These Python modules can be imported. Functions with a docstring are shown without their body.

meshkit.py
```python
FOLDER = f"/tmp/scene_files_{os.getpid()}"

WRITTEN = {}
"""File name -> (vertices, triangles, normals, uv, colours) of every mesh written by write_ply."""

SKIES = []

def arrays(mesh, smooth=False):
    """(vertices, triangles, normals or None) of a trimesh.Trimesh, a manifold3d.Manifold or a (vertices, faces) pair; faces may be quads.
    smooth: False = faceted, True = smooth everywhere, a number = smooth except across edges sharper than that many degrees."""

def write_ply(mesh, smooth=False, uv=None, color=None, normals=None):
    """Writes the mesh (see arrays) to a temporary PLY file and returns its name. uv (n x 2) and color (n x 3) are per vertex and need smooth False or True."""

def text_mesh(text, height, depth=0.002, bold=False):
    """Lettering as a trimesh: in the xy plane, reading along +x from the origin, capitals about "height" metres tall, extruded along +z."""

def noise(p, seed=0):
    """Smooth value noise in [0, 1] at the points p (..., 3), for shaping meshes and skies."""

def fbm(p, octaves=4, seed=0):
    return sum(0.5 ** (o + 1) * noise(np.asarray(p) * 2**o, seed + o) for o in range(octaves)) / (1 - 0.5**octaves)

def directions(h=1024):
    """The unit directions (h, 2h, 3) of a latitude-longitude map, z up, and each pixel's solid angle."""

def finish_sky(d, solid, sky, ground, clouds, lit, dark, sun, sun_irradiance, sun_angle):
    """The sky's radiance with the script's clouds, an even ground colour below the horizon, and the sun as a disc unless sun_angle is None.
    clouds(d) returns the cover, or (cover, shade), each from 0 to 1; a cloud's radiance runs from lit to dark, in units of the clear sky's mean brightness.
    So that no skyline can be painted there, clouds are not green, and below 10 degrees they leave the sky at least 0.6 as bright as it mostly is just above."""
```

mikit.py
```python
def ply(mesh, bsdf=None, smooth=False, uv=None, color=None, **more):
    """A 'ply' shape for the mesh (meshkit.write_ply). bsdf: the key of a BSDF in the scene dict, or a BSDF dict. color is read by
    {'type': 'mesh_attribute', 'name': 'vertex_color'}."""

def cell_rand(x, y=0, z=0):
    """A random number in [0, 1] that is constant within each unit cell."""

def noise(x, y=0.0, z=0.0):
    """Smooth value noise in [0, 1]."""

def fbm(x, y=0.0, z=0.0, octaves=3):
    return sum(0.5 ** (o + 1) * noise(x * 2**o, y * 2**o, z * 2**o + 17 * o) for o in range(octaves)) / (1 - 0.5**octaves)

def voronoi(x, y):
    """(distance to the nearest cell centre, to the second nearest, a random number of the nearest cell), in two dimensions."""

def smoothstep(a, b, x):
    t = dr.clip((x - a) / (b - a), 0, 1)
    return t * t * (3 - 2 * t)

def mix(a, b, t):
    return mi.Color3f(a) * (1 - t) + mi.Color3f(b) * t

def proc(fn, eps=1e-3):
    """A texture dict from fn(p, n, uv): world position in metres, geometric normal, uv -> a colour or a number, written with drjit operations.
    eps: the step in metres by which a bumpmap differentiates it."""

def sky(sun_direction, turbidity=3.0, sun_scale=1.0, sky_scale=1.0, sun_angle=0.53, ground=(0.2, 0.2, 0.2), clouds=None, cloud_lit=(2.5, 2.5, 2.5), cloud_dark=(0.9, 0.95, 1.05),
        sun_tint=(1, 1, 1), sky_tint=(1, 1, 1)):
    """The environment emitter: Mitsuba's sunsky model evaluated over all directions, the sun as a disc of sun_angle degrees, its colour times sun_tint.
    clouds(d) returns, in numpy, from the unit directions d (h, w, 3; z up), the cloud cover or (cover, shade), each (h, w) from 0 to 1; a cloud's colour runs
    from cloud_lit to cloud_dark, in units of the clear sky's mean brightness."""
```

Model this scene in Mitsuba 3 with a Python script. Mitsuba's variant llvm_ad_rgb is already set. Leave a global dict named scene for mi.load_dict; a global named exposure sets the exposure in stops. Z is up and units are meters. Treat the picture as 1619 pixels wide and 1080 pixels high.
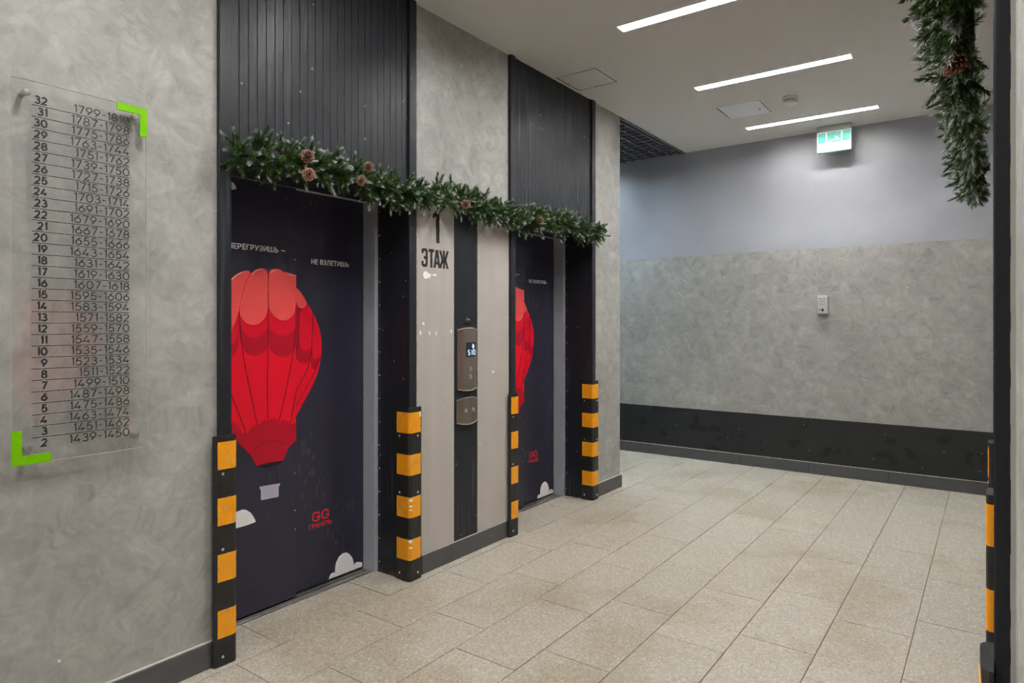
import math, random
import numpy as np
import trimesh, manifold3d
import shapely.geometry as sg
from shapely import affinity
from shapely.ops import unary_union
import drjit as dr
import mitsuba as mi
import mikit, meshkit
from mikit import noise, fbm, voronoi, cell_rand, smoothstep, mix

T = mi.ScalarTransform4f
random.seed(7)
rng = np.random.default_rng(7)

# ------------------------------------------------------------------ camera, lights, exposure
CAM = (2.440, 0.0, 1.327)
YAW = math.radians(36.056)
scene, labels = {}, {}
scene['camera'] = {
    'type': 'perspective', 'fov': 2 * math.degrees(math.atan(809.5 / 1044.5)), 'fov_axis': 'x',
    'near_clip': 0.012, 'far_clip': 60.0,
    'principal_point_offset_x': 0.0, 'principal_point_offset_y': 29.9 / 1080.0,
    'to_world': T().look_at(origin=list(CAM), target=[CAM[0] - math.sin(YAW), math.cos(YAW), CAM[2]], up=[0, 0, 1]),
}
exposure = 2.0
LAMP = (30.0, 29.7, 28.9)            # linear ceiling lamps
CORRIDOR_LAMP = (50.0, 61.0, 70.0)   # cool lamp in the side corridor
SIGN_WHITE = (0.05, 0.06, 0.06)
SIGN_GREEN = (0.004, 0.040, 0.032)
SIGN_HOT = (0.16, 0.18, 0.178)
DISPLAY = (0.09, 0.20, 0.33)

# ------------------------------------------------------------------ main measures (metres)
XR = 2.463          # right wall plane; the left wall plane is x = 0
YB = 6.245          # back wall
YF = -2.4           # wall behind the camera
YE = 4.834          # where the left wall ends at the corridor
XC = -3.4           # far end of the corridor
ZC = 2.994          # ceiling
LEFT = (1.45, 3.36)         # portals in the left wall: near edge of the opening
RIGHT = (2.08, 4.01)        # portals in the right wall: far edge of the opening
W = 0.98                    # clear width of a portal
ZL = 1.965                  # underside of its lintel


def srgb(r, g, b):
    c = np.array([r, g, b], float) / 255
    return [float(x) for x in np.where(c <= 0.04045, c / 12.92, ((c + 0.055) / 1.055) ** 2.4)]


# ------------------------------------------------------------------ materials
def principled(key, color, rough=0.5, metallic=0.0, spec=0.5, bump=None, scale=1.0, **more):
    color = color if isinstance(color, dict) else {'type': 'rgb', 'value': list(color)}
    rough = rough if isinstance(rough, dict) else float(rough)
    b = {'type': 'principled', 'base_color': color, 'roughness': rough, 'metallic': metallic, 'specular': spec, **more}
    if bump is not None:
        b = {'type': 'bumpmap', 'arbitrary': bump, 'scale': scale, 'bsdf': b}
    scene[key] = b


def strokes_of(u, v, size, seed):
    """Short trowel strokes: every patch of about 1/size metres is brushed in a direction of its own."""
    d1, d2, c = voronoi(u * size + seed, v * size - seed)
    ang = c * 6.2832 * 3.0
    x, y = u * dr.cos(ang) + v * dr.sin(ang), v * dr.cos(ang) - u * dr.sin(ang)
    n = 0.6 * noise(x * 16 + 90 * c, y * 52, 40 * c) + 0.4 * noise(x * 40 + 70 * c, y * 120, 40 * c + 5)
    return (0.55 * (n - 0.5) + 0.32 * (c - 0.5)) * smoothstep(0.0, 0.22, d2 - d1)


def plaster_tone(a, z):
    w1, w2 = fbm(a * 9.0, z * 9.0, 3.1), fbm(a * 9.0 + 31, z * 9.0 + 7, 9.2)
    u, v = a + 0.09 * (w1 - 0.5), z + 0.09 * (w2 - 0.5)
    big = fbm(u * 2.2, v * 2.2, 1.7, octaves=4)
    fine = fbm(a * 110, z * 80, 2.2)
    return 0.52 + 0.46 * (big - 0.5) + 0.80 * strokes_of(u, v, 9.0, 3.0) + 0.66 * strokes_of(u, v, 17.0, 11.0) + 0.14 * (fine - 0.5)


def plaster_color(p, n, uv):
    a, z = p.x + p.y, p.z
    t = dr.clip(plaster_tone(a, z), 0, 1)
    col = mix((0.205, 0.204, 0.192), (0.435, 0.430, 0.405), t)
    h1, _, r = voronoi(a * 7 + 3, z * 7)                       # a few chips that show the white coat below
    chip = dr.select((r > 0.90) & (h1 < 0.050 * noise(a * 160, z * 220)), 1.0, 0.0)
    return mix(col, (0.75, 0.74, 0.71), chip * 0.8)


principled('plaster', mikit.proc(plaster_color), 0.42, spec=0.35)


def blue_paint(p, n, uv):
    t = fbm(p.x * 3 + p.y, p.z * 3, 4.0)
    return mix((0.315, 0.325, 0.362), (0.340, 0.350, 0.386), t)


principled('blue_paint', mikit.proc(blue_paint), 0.40, spec=0.9)
principled('ceiling_paint', (0.60, 0.585, 0.562), 0.8, spec=0.2)


def black_color(p, n, uv):
    a = p.x + p.y
    streak = fbm(a * 55, p.z * 2.2, 3.0)
    patch = fbm(a * 4 + 9, p.z * 2.2, 6.0)
    wipe = smoothstep(0.50, 0.78, streak) * smoothstep(0.45, 0.72, patch)
    d1, _, r = voronoi(a * 12, p.z * 12)
    nick = dr.select((r > 0.90) & (d1 < 0.05), 1.0, 0.0)
    rust = smoothstep(0.03, 0.0, p.z - 0.012 * noise(a * 60, 1.0)) * smoothstep(0.4, 0.6, noise(a * 40, p.z * 40))
    c = mix((0.0130, 0.0150, 0.0200), (0.046, 0.050, 0.059), wipe * 0.55)
    c = mix(c, (0.10, 0.045, 0.02), rust * 0.8)
    return mix(c, (0.28, 0.28, 0.27), nick * 0.7)


def black_rough(p, n, uv):
    a = p.x + p.y
    return 0.34 + 0.14 * fbm(a * 30, p.z * 2, 1.0)


principled('black_paint', mikit.proc(black_color), mikit.proc(black_rough), spec=0.32)


def band_color(p, n, uv):
    t = fbm(p.x * 4, p.z * 6, 2.0)
    blot = smoothstep(0.68, 0.75, fbm(p.x * 9, p.z * 13, 8.0))
    d1, _, r = voronoi(p.x * 8, p.z * 8)
    nick = dr.select((r > 0.82) & (d1 < 0.045), 1.0, 0.0)
    c = mix((0.013, 0.0145, 0.016), (0.019, 0.020, 0.022), t)
    return mix(mix(c, (0.009, 0.0095, 0.010), blot), (0.16, 0.16, 0.16), nick * 0.6)


principled('band_black', mikit.proc(band_color), 0.5, spec=0.35)

TILE_X0, TILE_W, TILE_L = 0.366, 0.30, 0.60


def tile_shift(k):
    """Where the joints across strip k lie (alternate strips are shifted by a third)."""
    return 2.243 if k % 2 == 0 else 2.044


def floor_color(p, n, uv):
    k = dr.floor((p.x - TILE_X0) / TILE_W)
    odd = k - 2 * dr.floor(k / 2)
    sh = dr.select(odd > 0.5, 2.044, 2.243)
    m = dr.floor((p.y - sh) / TILE_L)
    tone = cell_rand(k + 50, m + 50, 3)
    g1, _, r1 = voronoi(p.x * 150, p.y * 150)
    g2, _, r2 = voronoi(p.x * 75 + 9, p.y * 75)
    base = mix((0.340, 0.311, 0.255), (0.374, 0.343, 0.285), tone)
    base = mix(base, (0.27, 0.245, 0.20), dr.select(r1 > 0.76, 0.42, 0.0))
    base = mix(base, (0.62, 0.59, 0.52), dr.select(r1 < 0.20, 0.30, 0.0))
    base = mix(base, (0.20, 0.165, 0.12), dr.select((r2 > 0.91) & (g2 < 0.40), 0.38, 0.0))
    s = fbm(p.x * 2.6 + 4.0, p.y * 2.6 + 1.5, 5.0, octaves=4)
    grime = smoothstep(0.52, 0.72, s) * (0.55 + 0.45 * noise(p.x * 50, p.y * 50))
    return mix(base, base * mi.Color3f(0.74, 0.66, 0.54), grime * 0.6)


def floor_rough(p, n, uv):
    return 0.36 + 0.18 * fbm(p.x * 7, p.y * 7, 3.0)


principled('floor_tile', mikit.proc(floor_color), mikit.proc(floor_rough), spec=0.45)
principled('grout', (0.235, 0.205, 0.165), 0.9, spec=0.1)


def skirting_color(p, n, uv):
    t = fbm((p.x + p.y) * 8, p.z * 20, 3.0)
    return mix((0.062, 0.062, 0.064), (0.085, 0.085, 0.087), t)


principled('skirting', mikit.proc(skirting_color), 0.42, spec=0.4)
principled('caulk', (0.42, 0.40, 0.37), 0.8, spec=0.2)


def beige_color(p, n, uv):
    t = fbm(p.y * 26, p.z * 1.3, 2.0)
    return mix((0.405, 0.370, 0.340), (0.450, 0.415, 0.385), t)


principled('beige_panel', mikit.proc(beige_color), 0.45, spec=0.4)
principled('chip_white', (0.80, 0.78, 0.74), 0.7, spec=0.2)
principled('steel_frame', (0.34, 0.355, 0.400), 0.36, metallic=0.0, spec=0.5)
principled('sill_steel', (0.30, 0.28, 0.26), 0.42, metallic=0.7)


def navy_color(p, n, uv):
    a = p.x + p.y
    t = fbm(a * 5, p.z * 3, 2.0)
    scuff = smoothstep(0.60, 0.80, fbm(a * 60, p.z * 26, 7.0)) * smoothstep(0.52, 0.75, fbm(a * 4, p.z * 3, 1.0))
    return mix(mix((0.019, 0.0195, 0.036), (0.024, 0.0245, 0.044), t), (0.075, 0.075, 0.085), scuff * 0.5)


principled('navy_film', mikit.proc(navy_color), 0.40, spec=0.45)
PRINT = {'print_red': (222, 4, 38), 'print_bright': (236, 82, 80), 'print_mid': (212, 4, 40), 'print_dark': (176, 2, 34), 'print_line': (112, 10, 28),
         'print_shine': (236, 158, 150), 'print_white': (228, 228, 230), 'print_basket': (172, 166, 190), 'print_rope': (22, 21, 34), 'print_logo': (205, 30, 46)}
for k_, c_ in PRINT.items():
    principled(k_, srgb(*c_), 0.42, spec=0.4)


def rubber_color(p, n, uv):
    a = p.x + p.y
    t = fbm(a * 40, p.z * 30, 2.0)
    return mix((0.009, 0.009, 0.009), (0.018, 0.018, 0.018), t)


principled('rubber', mikit.proc(rubber_color), 0.42, spec=0.45)


def yellow_color(p, n, uv):
    a = p.x + p.y
    t = fbm(a * 30, p.z * 30, 2.0)
    worn = smoothstep(0.70, 0.76, fbm(a * 45, p.z * 28, 6.0))
    return mix(mix((0.80, 0.300, 0.006), (0.86, 0.345, 0.010), t), (0.42, 0.30, 0.16), worn * 0.5)


principled('yellow_band', mikit.proc(yellow_color), 0.38, spec=0.45)
principled('screw_steel', (0.62, 0.62, 0.62), 0.35, metallic=0.8)
principled('bright_steel', (0.52, 0.49, 0.46), 0.28, metallic=0.85)
principled('bronze_steel', (0.30, 0.265, 0.225), 0.34, metallic=0.85)
principled('bronze_rim', (0.50, 0.45, 0.38), 0.25, metallic=0.9)
principled('display_glass', (0.012, 0.018, 0.035), 0.15)
principled('lettering_black', (0.020, 0.019, 0.018), 0.5, spec=0.3)
principled('sign_print', (0.022, 0.020, 0.019), 0.5, spec=0.3)
principled('lime_acrylic', srgb(112, 182, 0), 0.30, spec=0.5)
principled('hatch_white', (0.70, 0.715, 0.745), 0.55, spec=0.3)
principled('white_plastic', (0.70, 0.69, 0.66), 0.45, spec=0.4)
principled('lamp_profile', (0.45, 0.45, 0.44), 0.6, spec=0.3)
principled('grey_plastic', (0.43, 0.425, 0.415), 0.45, spec=0.4)
principled('dark_plastic', (0.03, 0.03, 0.03), 0.4)
principled('red_plastic', (0.55, 0.10, 0.09), 0.4)
principled('grid_metal', (0.085, 0.090, 0.102), 0.45, spec=0.4)
principled('void_black', (0.010, 0.010, 0.011), 0.9, spec=0.1)
principled('acrylic_edge', (0.40, 0.41, 0.40), 0.35, spec=0.5)
scene['acrylic'] = {'type': 'thindielectric', 'int_ior': 1.49}
scene['foliage'] = {'type': 'twosided', 'bsdf': {'type': 'principled', 'base_color': {'type': 'mesh_attribute', 'name': 'vertex_color'}, 'roughness': 0.55, 'specular': 0.35}}
scene['cone_brown'] = {'type': 'twosided', 'bsdf': {'type': 'principled', 'base_color': {'type': 'mesh_attribute', 'name': 'vertex_color'}, 'roughness': 0.6, 'specular': 0.3}}


# ------------------------------------------------------------------ helpers
def key_for(name):
    if name not in used:
        used[name] = 0
        return name
    used[name] += 1
    return f'{name}_{used[name]:03d}'


used = {}


def put(name, mesh, mat, smooth=False, parent=None, emit=None, **more):
    """ONE entry of the scene; a repeat of a name takes the next number."""
    key = key_for(f'{parent}__{name}' if parent else name)
    scene[key] = mikit.ply(mesh, mat, smooth=smooth, **more)
    if emit is not None:
        scene[key]['emitter'] = {'type': 'area', 'radiance': {'type': 'rgb', 'value': list(map(float, emit))}}
    return key


def thing(name, label, cat, group=None):
    key = key_for(name)
    return tag(key, label, cat, group)


def tag(key, label, cat, group=None):
    labels[key] = {'label': label, 'category': cat}
    if group:
        labels[key]['group'] = group
    return key


def struct(key, label=None, cat=None):
    labels[key] = {'kind': 'structure'}
    if label:
        labels[key].update(label=label, category=cat)
    return key


def part_label(key, label):
    labels[key] = {'label': label}
    return key


def box(x0, x1, y0, y1, z0, z1):
    m = trimesh.creation.box((x1 - x0, y1 - y0, z1 - z0))
    m.apply_translation(((x0 + x1) / 2, (y0 + y1) / 2, (z0 + z1) / 2))
    return m


def cbox(x0, x1, y0, y1, z0, z1, c=0.002):
    """A box with chamfered edges."""
    lo, hi = np.array([x0, y0, z0]), np.array([x1, y1, z1])
    c = min(c, 0.45 * float((hi - lo).min()))
    pts = []
    for s in np.ndindex(2, 2, 2):
        base = np.where(np.array(s) == 0, lo, hi)
        sg_ = np.where(np.array(s) == 0, 1, -1)
        for k in range(3):
            q = base + sg_ * c
            q[k] = base[k]
            pts.append(q)
    return trimesh.convex.convex_hull(np.array(pts))


def join(*ms):
    return trimesh.util.concatenate([m for m in ms])


def extrude(poly, h):
    polys = [g for g in getattr(poly, 'geoms', [poly]) if g.geom_type == 'Polygon' and g.area > 1e-9]
    return join(*[trimesh.creation.extrude_polygon(g, h, engine='earcut') for g in polys])


def on_left(mesh, x=0.0, y=0.0, z=0.0):
    """From the xy plane (extruded along +z) to an upright plane that faces +x: drawn x -> y, drawn y -> z."""
    m = mesh.copy()
    m.vertices = m.vertices[:, [2, 0, 1]] + [x, y, z]
    return m


def on_back(mesh, x=0.0, y=0.0, z=0.0):
    """To an upright plane that faces -y: drawn x -> x, drawn y -> z."""
    m = mesh.copy()
    v = m.vertices
    m.vertices = np.stack([v[:, 0] + x, y - v[:, 2], v[:, 1] + z], 1)
    return m


def text(s, h, w=None, depth=0.001, bold=False):
    """Lettering with its lower left corner at the origin, h tall and, if given, w wide."""
    m = meshkit.text_mesh(s, h, depth, bold)
    lo, hi = m.bounds
    m.apply_translation([-lo[0], -lo[1], 0])
    m.apply_scale([(w / (hi[0] - lo[0])) if w else h / (hi[1] - lo[1]), h / (hi[1] - lo[1]), 1])
    return m


def chaikin(pts, n=2, closed=True):
    p = np.array(pts, float)
    for _ in range(n):
        q = np.roll(p, -1, 0) if closed else p[1:]
        a = p if closed else p[:-1]
        mid = np.stack([0.75 * a + 0.25 * q, 0.25 * a + 0.75 * q], 1).reshape(-1, 2)
        p = mid if closed else np.vstack([p[:1], mid, p[-1:]])
    return p


def disc(r, h, n=16):
    return trimesh.creation.cylinder(radius=r, height=h, sections=n)


def lathe(profile, n=24):
    return trimesh.creation.revolve(np.array(profile, float), sections=n)


def tube(path, r, n=8):
    return trimesh.creation.sweep_polygon(sg.Point(0, 0).buffer(r, quad_segs=max(2, n // 4)), np.array(path, float))


def dome_screw(r=0.006, h=0.003):
    return lathe([[0, 0], [r, 0], [r * 0.8, h * 0.7], [0, h]], 10)


SCREW = dome_screw()


def facing(mesh, axis):
    """Turns a mesh that stands along +z so that it stands along the given axis."""
    m = mesh.copy()
    m.apply_transform(trimesh.geometry.align_vectors([0, 0, 1], axis))
    return m


# ------------------------------------------------------------------ the setting: walls
def left_openings():
    return [(y - 0.03, y + W + 0.03) for y in LEFT]


def right_openings():
    return [(y - W - 0.03, y + 0.03) for y in RIGHT]


def wall_boxes(x0, x1, ya, yb, openings, ztop):
    ms, y = [], ya
    for a, b in openings:
        ms += [box(x0, x1, y, a, -0.05, ztop), box(x0, x1, a, b, ZL + 0.01, ztop)]
        y = b
    return join(*ms, box(x0, x1, y, yb, -0.05, ztop))


struct(put('wall_left', wall_boxes(-0.36, 0.0, YF, YE, left_openings(), 3.5), 'plaster'))
struct(put('wall_right', wall_boxes(XR, XR + 0.36, YF, YB, right_openings(), 3.5), 'plaster'))
struct(key_for('wall_back'))
put('plaster', box(XC, XR + 0.36, YB, YB + 0.2, -0.05, 1.976), 'plaster', parent='wall_back')
part_label(put('upper_paint', box(XC, XR + 0.36, YB - 0.001, YB + 0.2, 1.976, 3.5), 'blue_paint', parent='wall_back'), 'blue-grey painted upper band')
part_label(put('black_band', cbox(XC, XR, YB - 0.010, YB, 0.096, 0.486, 0.001), 'band_black', parent='wall_back'), 'black painted kick band')
struct(put('wall_front', box(-0.36, XR + 0.36, YF - 0.2, YF, -0.05, 3.5), 'plaster'))
struct(put('wall_corridor', box(XC - 0.2, XC, YE - 0.2, YB + 0.2, -0.05, 3.5), 'plaster'))
struct(put('wall_corridor_side', box(XC, -0.36, YE - 0.2, YE, -0.05, 3.5), 'plaster'))

# beige boards and the black strip between the two portals
BX = 0.010
for ya, yb in ((2.487, 2.790), (2.997, 3.306)):
    part_label(put('panel', cbox(-0.002, BX, ya, yb, 0.104, 1.99, 0.0015), 'beige_panel', parent='wall_left'), 'beige board beside the black strip')
part_label(put('black_strip', cbox(-0.002, BX - 0.002, 2.790, 2.997, 0.086, 1.99, 0.001), 'black_paint', parent='wall_left'), 'black strip between the beige boards')


def blob(y, z, ry, rz, seed, n=14):
    r = np.random.default_rng(seed)
    t = np.arange(n) / n * 2 * math.pi
    k = 0.65 + 0.5 * r.random(n)
    return sg.Polygon(np.stack([y + ry * k * np.cos(t), z + rz * k * np.sin(t)], 1))


for i, (y, z, ry, rz) in enumerate([(2.573, 1.579, 0.034, 0.020), (2.628, 1.583, 0.020, 0.006), (2.520, 1.274, 0.010, 0.013), (2.590, 1.271, 0.007, 0.012), (2.642, 1.269, 0.006, 0.011),
                                    (2.762, 1.278, 0.007, 0.012), (2.543, 1.321, 0.010, 0.010), (3.144, 1.031, 0.012, 0.007), (2.700, 0.86, 0.006, 0.004), (3.02, 0.62, 0.004, 0.007)]):
    put('paint_chip', on_left(extrude(blob(y, z, ry, rz, i), 0.0008), BX), 'chip_white', parent='wall_left')

# ------------------------------------------------------------------ the floor, tile by tile
struct(put('floor', join(box(-0.36, XR + 0.36, YF, YB, -0.05, -0.004), box(XC, -0.36, YE, YB, -0.05, -0.004)), 'grout'))
region = unary_union([sg.box(0, YF, XR, YB), sg.box(XC, YE, 0.001, YB)] + [sg.box(-0.236, y + 0.002, 0.001, y + W - 0.002) for y in LEFT] + [sg.box(XR - 0.001, y - W + 0.002, XR + 0.236, y - 0.002) for y in RIGHT])


def tile_mesh(poly):
    """A tile with a worn edge (small bevel) where it is a rectangle."""
    if len(poly.exterior.coords) == 5 and abs(poly.area - poly.envelope.area) < 1e-7:
        x0, y0, x1, y1 = poly.bounds
        dz = rng.uniform(-0.0004, 0.0002)
        c = 0.0012
        v = [(x0, y0, -0.006), (x1, y0, -0.006), (x1, y1, -0.006), (x0, y1, -0.006), (x0, y0, dz - c), (x1, y0, dz - c), (x1, y1, dz - c), (x0, y1, dz - c),
             (x0 + c, y0 + c, dz), (x1 - c, y0 + c, dz), (x1 - c, y1 - c, dz), (x0 + c, y1 - c, dz)]
        f = [(0, 1, 5, 4), (1, 2, 6, 5), (2, 3, 7, 6), (3, 0, 4, 7), (4, 5, 9, 8), (5, 6, 10, 9), (6, 7, 11, 10), (7, 4, 8, 11), (8, 9, 10, 11)]
        return np.array(v), np.array(f)
    m = extrude(poly, 0.006)
    m.apply_translation([0, 0, -0.006])
    return m


GAP = 0.0016
for k in range(math.floor((XC - TILE_X0) / TILE_W), math.ceil((XR + 0.3 - TILE_X0) / TILE_W)):
    xa = TILE_X0 + k * TILE_W
    for m in range(-9, 8):
        ya = tile_shift(k) + m * TILE_L
        r = sg.box(xa + GAP, ya + GAP, xa + TILE_W - GAP, ya + TILE_L - GAP).intersection(region)
        for g in getattr(r, 'geoms', [r]):
            if g.geom_type == 'Polygon' and g.area > 2e-4:
                put('tile', tile_mesh(g), 'floor_tile', parent='floor')

# ------------------------------------------------------------------ skirting tiles
def skirting_run(key, axis, a, b, joints, fixed, out):
    """Skirting tiles from a to b along an axis; 'fixed' is the wall plane and 'out' the direction it faces."""
    struct(key_for(key))
    cuts = [a] + sorted(j for j in joints if a < j < b) + [b]
    for p, q in zip(cuts[:-1], cuts[1:]):
        lo, hi = sorted((fixed, fixed + out * 0.013))
        for name, z0, z1, mat, o in (('tile', 0.0, 0.0985, 'skirting', 0.013), ('caulk_line', 0.0985, 0.1035, 'caulk', 0.0115)):
            lo, hi = sorted((fixed, fixed + out * o))
            e = 0.0008 if name == 'tile' else 0
            m = cbox(lo, hi, p + e, q - e, z0, z1, 0.0012) if axis == 'y' else cbox(p + e, q - e, lo, hi, z0, z1, 0.0012)
            put(name, m, mat, parent=key)


skirting_run('baseboard_left', 'y', YF, 1.385, [0.81, 0.21, -0.39, -0.99, -1.59], 0.0, 1)
skirting_run('baseboard_middle', 'y', 2.53, 3.29, [2.768], 0.0, 1)
skirting_run('baseboard_corner', 'y', 4.43, YE + 0.013, [], 0.0, 1)
skirting_run('baseboard_back', 'x', XC, XR, [-2.69, -2.09, -1.49, -0.88, -0.265, -0.079, 0.532, 1.130, 1.744, 2.350], YB - 0.0005, -1)
skirting_run('baseboard_right', 'y', YF, RIGHT[0] - W - 0.07, [0.45, -0.15, -0.75, -1.35], XR, -1)
skirting_run('baseboard_right_middle', 'y', RIGHT[0] + 0.09, RIGHT[1] - W - 0.09, [], XR, -1)
skirting_run('baseboard_right_end', 'y', RIGHT[1] + 0.09, YB - 0.02, [4.7, 5.3, 5.9], XR, -1)

# ------------------------------------------------------------------ ceiling
HATCHES = [(0.030, 0.338, 3.818, 4.126), (0.700, 1.024, 5.088, 5.432)]
cp = sg.box(0.0, YF, XR, YB)
LAMPS = [5.788, 4.590, 3.400, 2.210, 1.020, -0.170, -1.360]
LAMP_X0, LAMP_X1, SLOT = 0.724, 1.726, 0.042
for x0, x1, y0, y1 in HATCHES + [(LAMP_X0, LAMP_X1, y - SLOT, y + SLOT) for y in LAMPS]:
    cp = cp.difference(sg.box(x0, y0, x1, y1))
cm = extrude(cp, 0.05)
cm.apply_translation([0, 0, ZC])
struct(put('ceiling', cm, 'ceiling_paint'))
struct(put('ceiling_corridor', join(box(XC, XR, YE - 0.1, YB, 3.46, 3.5), box(-0.36, XR, YF, YE, 3.46, 3.5)), 'void_black'))


# ------------------------------------------------------------------ portals and elevator doors
AXIS = 0.356        # middle of the balloon, from the near edge of the opening
SEAM = 0.508        # right edge of the front leaf
XL, XRL = -0.270, -0.305


def L(*pts):
    """Points of the print, measured as y of the first door, to door coordinates."""
    return [(y - 1.45, z) for y, z in pts]


def mirrored(pts):
    return [(2 * AXIS - y, z) for y, z in pts]


lobe1 = chaikin(L((1.719, 1.559), (1.692, 1.562), (1.658, 1.548), (1.622, 1.523), (1.593, 1.467), (1.567, 1.424), (1.578, 1.335), (1.600, 1.285), (1.622, 1.282), (1.644, 1.339), (1.658, 1.374), (1.668, 1.436), (1.687, 1.504)))
lobe2 = chaikin(L((1.660, 1.374), (1.668, 1.427), (1.692, 1.508), (1.722, 1.555), (1.757, 1.577), (1.787, 1.575), (1.806, 1.562), (1.806, 1.390), (1.792, 1.352), (1.762, 1.322), (1.727, 1.314), (1.692, 1.326), (1.668, 1.350)))
lobe3 = chaikin(L((1.806, 1.562), (1.824, 1.575), (1.850, 1.581), (1.882, 1.572), (1.915, 1.540), (1.942, 1.483), (1.957, 1.407), (1.948, 1.373), (1.920, 1.344), (1.887, 1.335), (1.850, 1.345), (1.820, 1.374), (1.806, 1.404)))
lobe4 = L((1.880, 1.569), (1.926, 1.562), (1.985, 1.549), (1.985, 1.400), (1.958, 1.407), (1.942, 1.483), (1.915, 1.538))
lobe4r = L((1.940, 1.520), (1.986, 1.495), (2.019, 1.467), (2.045, 1.424), (2.033, 1.404), (2.013, 1.394), (1.996, 1.403), (1.986, 1.427), (1.940, 1.40))
outline = L((1.986, 1.495), (2.019, 1.467), (2.045, 1.424), (2.078, 1.385), (2.108, 1.330), (2.126, 1.280), (2.135, 1.219), (2.132, 1.169), (2.120, 1.099), (2.096, 1.041), (2.060, 0.984), (2.025, 0.933), (1.986, 0.874))
outline = [tuple(p) for p in chaikin(outline, 2, closed=False)]
skirt_low = L((1.624, 0.844), (1.661, 0.787), (1.713, 0.731), (1.745, 0.675), (1.802, 0.679), (1.886, 0.676), (1.915, 0.732), (1.975, 0.772), (1.985, 0.83))
body_l = mirrored(outline) + skirt_low + L((1.985, 1.50), (1.926, 1.55), (1.850, 1.56), (1.757, 1.56), (1.692, 1.55))
body_r = L((1.940, 1.52)) + outline + L((1.940, 0.84))
skirt = L((1.600, 0.905), (1.640, 0.888), (1.672, 0.838), (1.697, 0.822), (1.715, 0.850), (1.735, 0.862), (1.752, 0.848), (1.770, 0.872), (1.790, 0.880), (1.803, 0.866), (1.820, 0.880), (1.848, 0.874), (1.863, 0.856), (1.885, 0.866), (1.910, 0.858),
          (1.926, 0.838), (1.945, 0.846), (1.985, 0.835)) + skirt_low[::-1]


def scallop(*pts):
    return [tuple(p) for p in chaikin(L(*pts), 2)]


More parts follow.
